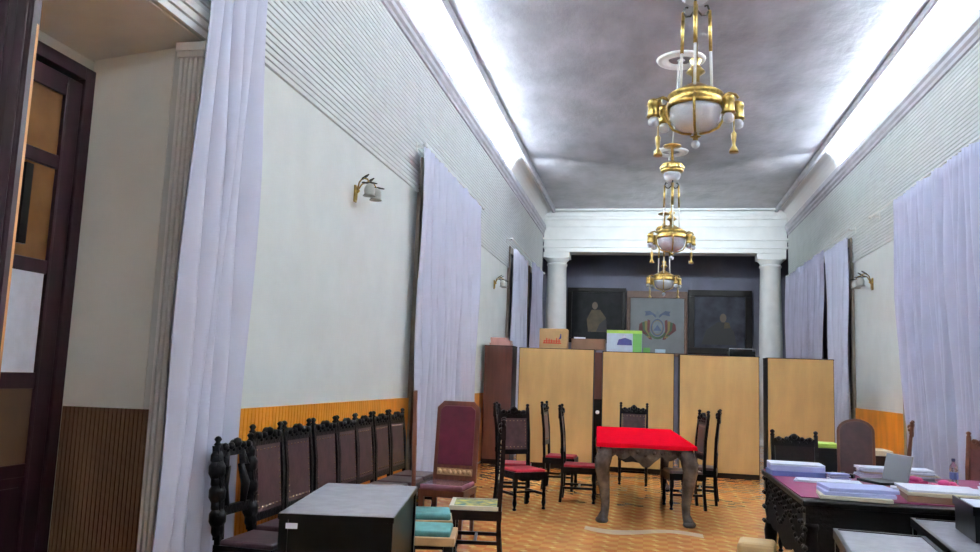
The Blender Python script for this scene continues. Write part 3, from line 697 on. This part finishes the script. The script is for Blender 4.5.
# chairs round the red table
g2 = 'black carved chairs around the red table'
cB = chair('dining_chair', 'black carved chair with red seat angled on the left of the open floor', g2, (-1.48, 10.0, 0), face(.62, -.78), ht=1.25, panel='leather')
dup(cB, (-1.20, 11.95, 0), face(1, -.05), 'black chair left of the red table, farther of the two')
dup(cB, (-.84, 10.85, 0), face(1, .03), 'black chair left of the red table, nearer and tucked to its side')
dup(cB, (-.17, 13.02, 0), face(0, -1), 'black carved chair at the far end of the red table')
for q_ in (dup(cB, (.50, 10.85, 0), face(-1, -.20), 'black chair tucked against the right side of the red table'),
           dup(cB, (.74, 11.45, 0), face(-1, .12), 'black chair standing edge-on farther right of the red table')):
    for ch in q_.children:
        if ch.name.startswith('seat') and not ch.name.startswith('seat_frame'):
            ch.data = ch.data.copy(); ch.data.materials[0] = MT['leather']
dup(cB, (-1.68, 10.6, 0), face(1, .12), 'dark chair behind the angled red seat chair, by the left curtain')
# chair A with printed seat, its back edge-on at the right
ca = chair('dining_chair', 'dark chair with pale framed yellow and green printed seat', None, (-1.43, 7.04, 0), face(-1, -.17), rk=.015, wd=.46, dp=.44, sh=.48, ht=1.22, wood='dark_wood', seat='print', panel='leather')
mb('cream_paper').box(-.235, -.205, -.19, .225, .455, .487).box(.205, .235, -.19, .225, .455, .487).box(-.205, .205, .19, .225, .455, .487).build('seat_edging', ca)
# tall burgundy chair
def tall_chair(name, label, loc, rz, panel, seat, ht=1.30, round_top=False, hw=.235):
    t = thing(name, label, 'chair', loc, rz)
    hd, sh = .25, .50
    W = 'red_wood'
    mb(seat).box(-hw + .012, hw - .012, -hd + .03, hd, sh - .06, sh).build('seat', t, bevel=.02)
    mb(W).box(-hw, hw, -hd, hd - .01, sh - .12, sh - .05).build('seat_frame', t, bevel=.005)
    for sx in (-1, 1):
        for sy in (-1, 1): mb(W).tube([(sx * (hw - .03), sy * (hd - .035), 0), (sx * (hw - .03), sy * (hd - .035), sh - .11)], [.024, .034], 4, sq=True).build('leg', t)
        mb(W).box(sx * (hw - .03) - .012, sx * (hw - .03) + .012, -hd + .05, hd - .05, .16, .19).build('stretcher', t)
    bt = mb(W); z0 = sh - .02
    bt.T = Matrix.Translation((0, -hd + .03, z0)) @ Matrix.Rotation(math.radians(5), 4, 'X')
    H = ht - z0
    if round_top:
        top = [(hw * math.cos(a * PI / 12), H - .14 + .14 * math.sin(a * PI / 12)) for a in range(13)]
        ti = [((hw - .03) * math.cos(a * PI / 12), H - .14 + .112 * math.sin(a * PI / 12)) for a in range(13)]
    else:
        top = [(hw, H - .07), (hw - .07, H), (-hw + .07, H), (-hw, H - .07)]
        ti = [(hw - .045, H - .09), (hw - .09, H - .05), (-hw + .09, H - .05), (-hw + .045, H - .09)]
    bt.prism([(hw, .0)] + top + [(-hw, .0)], 'y', -.022, .015)
    bt.build('back_frame', t, bevel=.006)
    pn = mb(panel); pn.T = bt.T
    wi = hw - (.03 if round_top else .045)
    pn.prism([(wi, .17)] + ti + [(-wi, .17)], 'y', .015, .032)
    pn.build('backrest', t, bevel=.006)
    rl = mb('tan_wood'); rl.T = bt.T
    for k in range(7): rl.ball((-wi + .03 + k * (2 * wi - .06) / 6, .02, .10), .026, 8)
    rl.box(-wi, wi, .015, .024, .065, .135); rl.build('carved_rail', t)
    return t
tall_chair('upholstered_chair', 'tall burgundy leather chair with red wood frame before left curtain', (-1.95, 8.1, 0), face(-.06, -1), 'burgundy', 'mauve', 1.31)
tall_chair('upholstered_chair', 'round topped dark burgundy chair by the right wall behind the laptop', (2.22, 9.20, 0), face(-.15, -1), 'leather', 'burgundy', 1.27, True, hw=.19)
# turquoise seats beside the desk
tc_ = thing('side_chair', 'slim tall backed brown chair with turquoise seat behind the desk', 'chair', (-1.70, 6.50, 0), face(1, .27), None)
mb('turq').box(-.18, .18, -.14, .16, .43, .485).build('seat', tc_, bevel=.02)
mb('tan_wood').box(-.195, .195, -.155, .175, .375, .435).build('seat_frame', tc_, bevel=.006)
for sx in (-1, 1):
    for sy in (-1, 1): mb('dark_wood').tube([(sx * .165, sy * .13, 0), (sx * .165, sy * .13, .38)], .026, 4, sq=True).build('leg', tc_)
    mb('red_wood').tube([(sx * .165, -.145, .43), (sx * .165, -.155, .95), (sx * .165, -.17, 1.44)], .02, 4, sq=True).build('back_post', tc_)
    mb('dark_wood').box(sx * .165 - .012, sx * .165 + .012, -.12, .12, .14, .17).build('stretcher', tc_)
mb('red_wood').box(-.155, .155, -.163, -.142, .62, .98).box(-.155, .155, -.175, -.152, 1.02, 1.36).build('backrest', tc_)
st = thing('low_stool', 'low stool with turquoise top and tan wood rim beside the desk', 'stool', (-1.60, 6.02, 0), math.radians(10))
mb('turq').box(-.19, .19, -.19, .19, .40, .445).build('seat', st, bevel=.015)
mb('tan_wood').box(-.225, .225, -.225, .225, .345, .405).build('seat_frame', st, bevel=.006)
for sx in (-1, 1):
    for sy in (-1, 1): mb('dark_wood').tube([(sx * .195, sy * .195, 0), (sx * .195, sy * .195, .35)], .026, 4, sq=True).build('leg', st)
    mb('dark_wood').box(sx * .195 - .012, sx * .195 + .012, -.18, .18, .12, .15).build('stretcher', st)

# ================================================================== BLACK DESK AT LEFT FRONT
dk = thing('desk', 'black panelled desk with glossy grey top in the left foreground', 'desk', (-1.80, 5.0, 0), math.atan2(.11, .62))
dw, dd, dz = .325, .64, .78
mb('black').box(-dw, dw, -dd, dd, dz - .035, dz - .004).use('desk_top').box(-dw + .004, dw - .004, -dd + .004, dd - .004, dz - .004, dz).build('desk_top', dk)
mb('black').box(-dw + .02, dw - .02, -dd + .02, -dd + .04, .06, dz - .035).build('front_panel', dk)
mb('black').box(-dw + .02, dw - .02, dd - .04, dd - .02, .06, dz - .035).build('rear_panel', dk)
for sx in (-1, 1):
    mb('black').box(min(sx * (dw - .02), sx * (dw - .04)), max(sx * (dw - .02), sx * (dw - .04)), -dd + .04, dd - .04, .06, dz - .035).build('side_panel', dk)
    for sy in (-1, 1): mb('black').box(sx * (dw - .03) - .025, sx * (dw - .03) + .025, sy * (dd - .03) - .025, sy * (dd - .03) + .025, 0, dz - .036).build('leg', dk)
mb('paper').box(-dw + .045, -dw + .11, -dd - .002 + .003, -dd + .006, dz - .085, dz - .055).build('white_tag', dk)

# ================================================================== RED TABLE
tb = thing('carved_table', 'carved wooden table with cabriole legs under a red cloth', 'table', (-.07, 10.98, 0), math.radians(3.3))
tw, tl, tz = .53, 1.64, .875
mb('grey_wood').box(-tw, tw, -tl, tl, tz - .035, tz).build('tabletop', tb, bevel=.01)
def apron_pts(half, z, d, off=0):
    pts = []; n = 40
    for i in range(n + 1):
        u = -1 + 2 * i / n; c = abs(u)
        zz = z - d * (.42 + .58 * math.exp(-(c / .16) ** 2) + .22 * abs(math.sin(c * PI * 2.5)))
        pts.append((u * half, zz))
    return [(-half, z)] + [(x, q - off) for x, q in pts] + [(half, z)]
for s_ in (-1, 1):
    a = mb('grey_wood').prism(apron_pts(tw - .10, tz - .035, .21), 'y', s_ * (tl - .07) - .018, s_ * (tl - .07) + .018)
    for k in range(9): a.ball((-.36 + .09 * k, s_ * (tl - .07) + s_ * .018, tz - .085 - (.03 if k == 4 else 0)), .026, 8)
    a.build('apron', tb)
    a = mb('grey_wood').prism(apron_pts(tl - .10, tz - .035, .24), 'x', s_ * (tw - .07) - .018, s_ * (tw - .07) + .018)
    a.build('apron', tb)
for sx in (-1, 1):
    for sy in (-1, 1):
        dx, dy = sx * .7, sy * .7
        bx_, by_ = sx * (tw - .08), sy * (tl - .08)
        P = lambda o, z: (bx_ + dx * o, by_ + dy * o, z)
        lg = mb('grey_wood').tube([P(0, tz - .036), P(.005, tz - .10), P(.05, tz - .20), P(.055, tz - .28), P(.02, .38), P(-.005, .22), P(.0, .12), P(.03, .055), P(.045, .03)], [.065, .088, .095, .082, .064, .05, .046, .058, .06], 12)
        lg.lathe([(.06, 0), (.075, .02), (.066, .05), (.03, .07)], *P(.045, 0)[:2], 12)
        for k in range(4): lg.ball(P(.085 + .01 * (k % 2), tz - .10 - .06 * k), .026, 8)
        lg.build('leg', tb)
cl = MB().use('red_cloth')
cw, cl_ = tw + .025, tl + .025
vs = []; nx, ny = 8, 24
for j in range(ny + 1):
    for i in range(nx + 1): vs.append((-cw + 2 * cw * i / nx, -cl_ + 2 * cl_ * j / ny, .006))
fs = [(j * (nx + 1) + i, j * (nx + 1) + i + 1, (j + 1) * (nx + 1) + i + 1, (j + 1) * (nx + 1) + i) for j in range(ny) for i in range(nx)]
loop = [i for i in range(nx + 1)] + [j * (nx + 1) + nx for j in range(1, ny + 1)] + [ny * (nx + 1) + i for i in range(nx - 1, -1, -1)] + [j * (nx + 1) for j in range(ny - 1, 0, -1)]
base = len(vs)
for q, k in enumerate(loop):
    x, y, z = vs[k]; vs.append((x * 1.006, y * 1.002, -.035 - .004 * math.sin(q * 1.3)))
for q in range(len(loop)): fs.append((loop[q], base + q, base + (q + 1) % len(loop), loop[(q + 1) % len(loop)]))
cl.add(vs, fs)
tag(cl.build('tablecloth', loc=(-.07, 10.98, tz), rz=math.radians(3.3), solid=.006), 'bright red cloth covering the long carved table', 'tablecloth')

# ================================================================== BIG PAPER-COVERED TABLE ON THE RIGHT
bt = thing('carved_table', 'big black carved table under magenta cloth and papers at right', 'table', (2.2, 7.2, 0), 0)
bw, bl, bz = 1.09, 1.05, .79
mb('black_wood').box(-bw, bw, -bl, bl, bz - .045, bz).build('tabletop', bt, bevel=.01)
for s_ in (-1, 1):
    a = mb('matte_black').prism(apron_pts(bl - .10, bz - .045, .12, .36), 'x', s_ * (bw - .06) - .02, s_ * (bw - .06) + .02).use('black_wood')
    if s_ < 0:
        for k in range(15): a.ball((s_ * (bw - .06) - .02, -.82 + .117 * k, bz - .10 - .02 * (k % 2)), .024, 8)
        for k in range(22): a.ball((s_ * (bw - .06) - .02, -.84 + .08 * k, bz - .28 - .07 * math.sin(k * .6)), .022, 8)
        for k in range(15): a.ball((s_ * (bw - .06) - .02, -.80 + .115 * k, bz - .18 - .02 * (k % 2)), .018, 8)
    a.build('apron', bt)
    a = mb('black_wood').box(-bw + .10, bw - .10, s_ * (bl - .05) - .02, s_ * (bl - .05) + .02, bz - .52 if s_ < 0 else bz - .2, bz - .046).build('apron', bt)
for sx in (-1, 1):
    for sy in (-1, 1):
        x, y = sx * (bw - .075), sy * (bl - .075)
        lg = mb('black_wood').box(x - .055, x + .055, y - .055, y + .055, bz - .16, bz - .046)
        lg.lathe([(.05, 0), (.06, .04), (.035, .08), (.05, .12), (.062, .24), (.04, .36), (.058, .46), (.045, .54), (.06, .60), (.055, bz - .158)], x, y, 14)
        if sx < 0:
            for k in range(4):
                for q in (-.03, .03): lg.ball((x - .056, y + q, bz - .075 - .13 * k), .02, 8)
        lg.build('leg', bt)
mg = mb('magenta').box(-1.075, 1.075, -.90, 1.02, 0, .006)
tag(mg.build('table_cover', loc=(2.2, 7.2, bz + .0005)), 'magenta cloth spread on the big carved table at right', 'tablecloth')
ZT2 = bz + .0075
def sheets(name, label, cat, x, y, z, wx, wy, n, th, rz, mats, jit=.02, seed=1):
    rnd = random.Random(seed); b = MB()
    zz = 0
    for k in range(n):
        b.use(mats[k % len(mats)]); a = rnd.uniform(-.08, .08); dx, dy = rnd.uniform(-jit, jit), rnd.uniform(-jit, jit)
        b.T = Matrix.Translation((dx, dy, zz)) @ Matrix.Rotation(a, 4, 'Z')
        b.box(-wx / 2, wx / 2, -wy / 2, wy / 2, 0, th); zz += th
    return tag(b.build(name, loc=(x, y, z), rz=rz), label, cat)
def stack(name, label, cat, x, y, z, wx, wy, layers, rz, seed=1, jit=.012, lname='folder'):
    """layers: (material, thickness); one thing for one bundle"""
    rnd = random.Random(seed); b = MB(); zz = 0
    for m, th in layers:
        n = max(1, round(th / .006))
        for q in range(n):
            b.use(m if q % 4 else 'paper'); a = rnd.uniform(-.09, .09)
            b.T = Matrix.Translation((rnd.uniform(-jit, jit), rnd.uniform(-jit, jit), zz)) @ Matrix.Rotation(a, 4, 'Z')
            b.box(-wx / 2, wx / 2, -wy / 2, wy / 2, 0, th / n - .001); zz += th / n
    return tag(b.build(name, loc=(x, y, z), rz=rz), label, cat)
# separate folders and bundles on the table
z = ZT2
for m, th, lb in (('bluish', .045, 'bottom blue folder of the pile at the far left table corner'), ('lilac', .045, 'middle lilac folder of the pile at the far left table corner'), ('paper', .018, 'white paper bundle on top of the blue folder pile')):
    tag(mb(m).box(-.23, .23, -.15, .15, 0, th).build('folder' if m != 'paper' else 'paper_bundle', loc=(1.345, 7.80, z), rz=.06 if m == 'bluish' else -.03, bevel=.004), lb, 'folder' if m != 'paper' else 'paper'); z += th + .0005
stack('paper_bundle', 'flat white paper bundle on magenta cloth beside the blue folders', 'paper', 1.52, 7.33, ZT2, .50, .22, [('paper', .012), ('paper', .008)], -.18, 4)
z = ZT2
for k, (m, lb) in enumerate((('cream_paper', 'bottom cream folder under the lilac ones on the near table edge'), ('lilac', 'middle lilac folder on the near left table edge'), ('lilac', 'top lilac folder on the near left table edge'))):
    tag(mb(m).box(-.24, .24, -.17, .17, 0, .026).build('folder', loc=(1.50 + .02 * k, 6.38 + .03 * k, z), rz=-.12 + .09 * k, bevel=.004), lb, 'folder'); z += .0268
z = ZT2
for k, (m, lb) in enumerate((('card_dark', 'dark brown folder at the bottom of the cream paper stack'), ('cream_paper', 'cream folder in the middle of the near right stack'), ('paper', 'white sheets on top of the cream folder stack'))):
    tag(mb(m).box(-.26, .26, -.22, .22, 0, (.045, .022, .016)[k]).build('folder' if k < 2 else 'paper_bundle', loc=(2.15, 6.54 + .03 * k, z), rz=-.16 + .05 * k, bevel=.004), lb, 'folder' if k < 2 else 'paper'); z += (.0458, .0228, 0)[k]
stack('paper_bundle', 'long low heap of white papers along the far table edge', 'paper', 2.26, 8.04, ZT2, .62, .26, [('paper', .03), ('cream_paper', .02), ('paper', .04)], -.1, 9, .03)
stack('paper_bundle', 'white card with faint lines left of the laptop', 'paper', 1.66, 7.58, ZT2, .16, .12, [('paper', .01), ('lilac', .05)], .1, 5)
stack('paper_bundle', 'loose white papers in front of the laptop', 'paper', 2.1, 6.99, ZT2, .30, .16, [('paper', .01), ('lilac', .012), ('paper', .01)], -.3, 6, .04)
stack('paper_bundle', 'white and pale blue papers beside the water bottle', 'paper', 2.86, 7.25, ZT2, .34, .42, [('lilac', .02), ('paper', .02), ('pale_blue', .008)], -.3, 7, .03)
def pouch(label, x, y, sx, sy, rz):
    b = mb('hot_pink').ball((0, 0, .03), .05, 12, .6); b.T = Matrix.Translation((.06, .02, .0)); b.ball((0, 0, .025), .04, 10, .6)
    b.T = Matrix(); b.box(-.09, .11, -.04, .04, 0, .02)
    return tag(b.build('pouch', loc=(x, y, ZT2), rz=rz), label, 'pouch')
pouch('pink pouch lying just right of the laptop', 2.30, 7.70, 1, 1, .3)
pouch('pink pouch lying farther right, before the water bottle', 2.48, 7.50, 1, 1, -.2)
bb = thing('small_carton', 'small black carton with white and blue label on the papers', 'carton', (2.46, 6.98, ZT2), -.5)
mb('plastic').box(-.12, .12, -.07, .07, 0, .05).build('carton_body', bb)
mb('paper').box(-.10, .02, -.05, .05, .05, .052).build('white_label', bb)
mb('pale_blue').box(.03, .11, -.05, .05, .05, .052).build('blue_label', bb)
lp = thing('laptop', 'open grey laptop with tilted screen on the magenta table', 'laptop', (2.0, 7.54, ZT2), math.radians(110))
mb('plastic').box(-.17, .17, -.12, .12, 0, .022).build('base', lp, bevel=.004)
ld = mb('silver'); ld.T = Matrix.Translation((0, -.12, .02)) @ Matrix.Rotation(math.radians(14), 4, 'X')
ld.box(-.17, .17, -.012, 0, 0, .23); ld.build('lid', lp, bevel=.004)
sc = mb('silver'); sc.T = ld.T; sc.box(-.155, .155, 0, .002, .015, .215); sc.build('screen', lp)
wb = thing('water_bottle', 'clear plastic water bottle with blue label near the curtain', 'bottle', (2.66, 7.80, ZT2))
mb('pet').lathe([(.03, 0), (.034, .01), (.034, .10), (.031, .11), (.034, .12), (.03, .15), (.014, .18), (.013, .195)], n=16).build('bottle_body', wb)
mb('bluish').lathe([(.0348, .04), (.0352, .045), (.0352, .095), (.0348, .10)], n=16).build('bottle_label', wb)
mb('cap').lathe([(.015, .195), (.016, .198), (.016, .216), (.014, .219)], n=12).build('bottle_cap', wb)
tag(mb('plastic').box(-.10, .10, -.03, .03, 0, .035).ball((.0, 0, .035), .028, 10, .5).build('stapler', loc=(1.76, 7.86, ZT2), rz=-.5), 'small black stapler behind the flat white paper bundle', 'stapler')

# chairs behind the big table
chair('dining_chair', 'black carved chair behind the blue folders at the big table', None, (1.52, 8.62, 0), face(0, -1), wd=.47, dp=.44, ht=1.145, wood='black_wood', panel='dark_wood', studs=False)
gx = thing('storage_crate', 'pale green lidded dark crate stack between the carved and burgundy chairs', 'crate', (1.98, 9.9, 0))
mb('plastic').box(-.17, .17, -.17, .17, 0, .92).build('crate_body', gx, bevel=.01)
mb('lime').box(-.18, .18, -.18, .18, .92, .97).build('crate_lid', gx, bevel=.008)
sd = thing('side_cabinet', 'low cabinet with cream top by the right wall before lilac curtain', 'cabinet', (3.05, 11.9, 0))
mb('dark_wood').box(-.19, .19, -.22, .22, 0, .72).build('cabinet_body', sd)
mb('cream_paper').box(-.2, .2, -.24, .24, .72, .79).build('cabinet_top', sd, bevel=.01)
chair('dining_chair', 'brown chair edge-on against the wide lilac curtain', None, (2.92, 10.6, 0), face(-.956, .31), wd=.44, dp=.42, ht=1.24, wood='red_wood', seat='leather', panel='leather', studs=False)
chair('dining_chair', 'dark topped chair cut by the right border beyond the table', None, (3.25, 8.85, 0), face(-.7, -.7), wd=.46, dp=.44, ht=1.2, wood='red_wood', seat='leather', panel='leather_red', studs=False)

# ================================================================== RIGHT FOREGROUND
def low_desk(label, x0, x1, y0, y1, rz):
    t = thing('low_desk', label, 'desk', ((x0 + x1) / 2, (y0 + y1) / 2, 0), rz, 'small black desks in the right foreground')
    a, b, z = (x1 - x0) / 2, (y1 - y0) / 2, .74
    mb('desk_top').box(-a + .025, a - .025, -b + .025, b - .025, z - .03, z).build('desk_top', t)
    r = mb('black').box(-a, -a + .025, -b, b, z - .05, z + .006).box(a - .025, a, -b, b, z - .05, z + .006).box(-a + .025, a - .025, -b, -b + .025, z - .05, z + .006).box(-a + .025, a - .025, b - .025, b, z - .05, z + .006)
    r.build('rim', t)
    mb('black').box(-a + .03, a - .03, -b + .03, b - .03, .12, z - .05).build('desk_body', t)
    for sx in (-1, 1):
        for sy in (-1, 1): mb('black').box(sx * (a - .03) - .022, sx * (a - .03) + .022, sy * (b - .03) - .022, sy * (b - .03) + .022, 0, z - .051).build('leg', t)
    return t
low_desk('black desk with grey top in front of the carved table corner', 1.06, 1.56, 4.2, 5.28, math.radians(-7) * -1 * -1)
low_desk('black desk with grey top at lower right, under the black file box', 1.66, 2.12, 4.35, 5.95, math.radians(-7) * -1 * -1)
fx = thing('file_box', 'black open file box holding papers at the lower right corner', 'file box', (2.02, 5.35, .7465), math.radians(-8))
mb('plastic').box(-.14, .14, -.26, -.25, 0, .19).box(-.14, .14, .25, .26, 0, .19).box(-.14, -.13, -.25, .25, 0, .19).box(.13, .14, -.25, .25, 0, .19).box(-.13, .13, -.25, .25, 0, .012).build('box_shell', fx)
mb('black').box(-.15, .15, -.27, -.26, .15, .20).box(-.15, -.14, -.27, .27, .15, .20).build('box_rim', fx)
for k, (m, lb) in enumerate((('cream_paper', 'cream folder low in the black file box'), ('tan_wood', 'orange tan folder in the black file box'), ('cream_paper', 'upper cream folder in the black file box'), ('paper', 'white papers on top in the black file box'))):
    tag(mb(m).box(-.115, .115, -.22, .22, 0, .052 if k < 3 else .02).build('folder' if k < 3 else 'paper_bundle', loc=(2.02, 5.35, .7465 + .0125 + .0525 * k), rz=math.radians(-8 + (k % 3) * 1.5)), lb, 'folder' if k < 3 else 'paper')
ts = thing('footstool', 'small tan footstool on the tiles left of the big table', 'stool', (.87, 6.72, 0), math.radians(-10))
mb('card').box(-.14, .14, -.14, .14, .28, .39).build('cushion', ts, bevel=.03)
mb('dark_wood').box(-.13, .13, -.13, .13, .23, .282).build('seat_frame', ts)
for sx in (-1, 1):
    for sy in (-1, 1): mb('dark_wood').tube([(sx * .105, sy * .105, 0), (sx * .105, sy * .105, .235)], [.014, .02], 8).build('leg', ts)
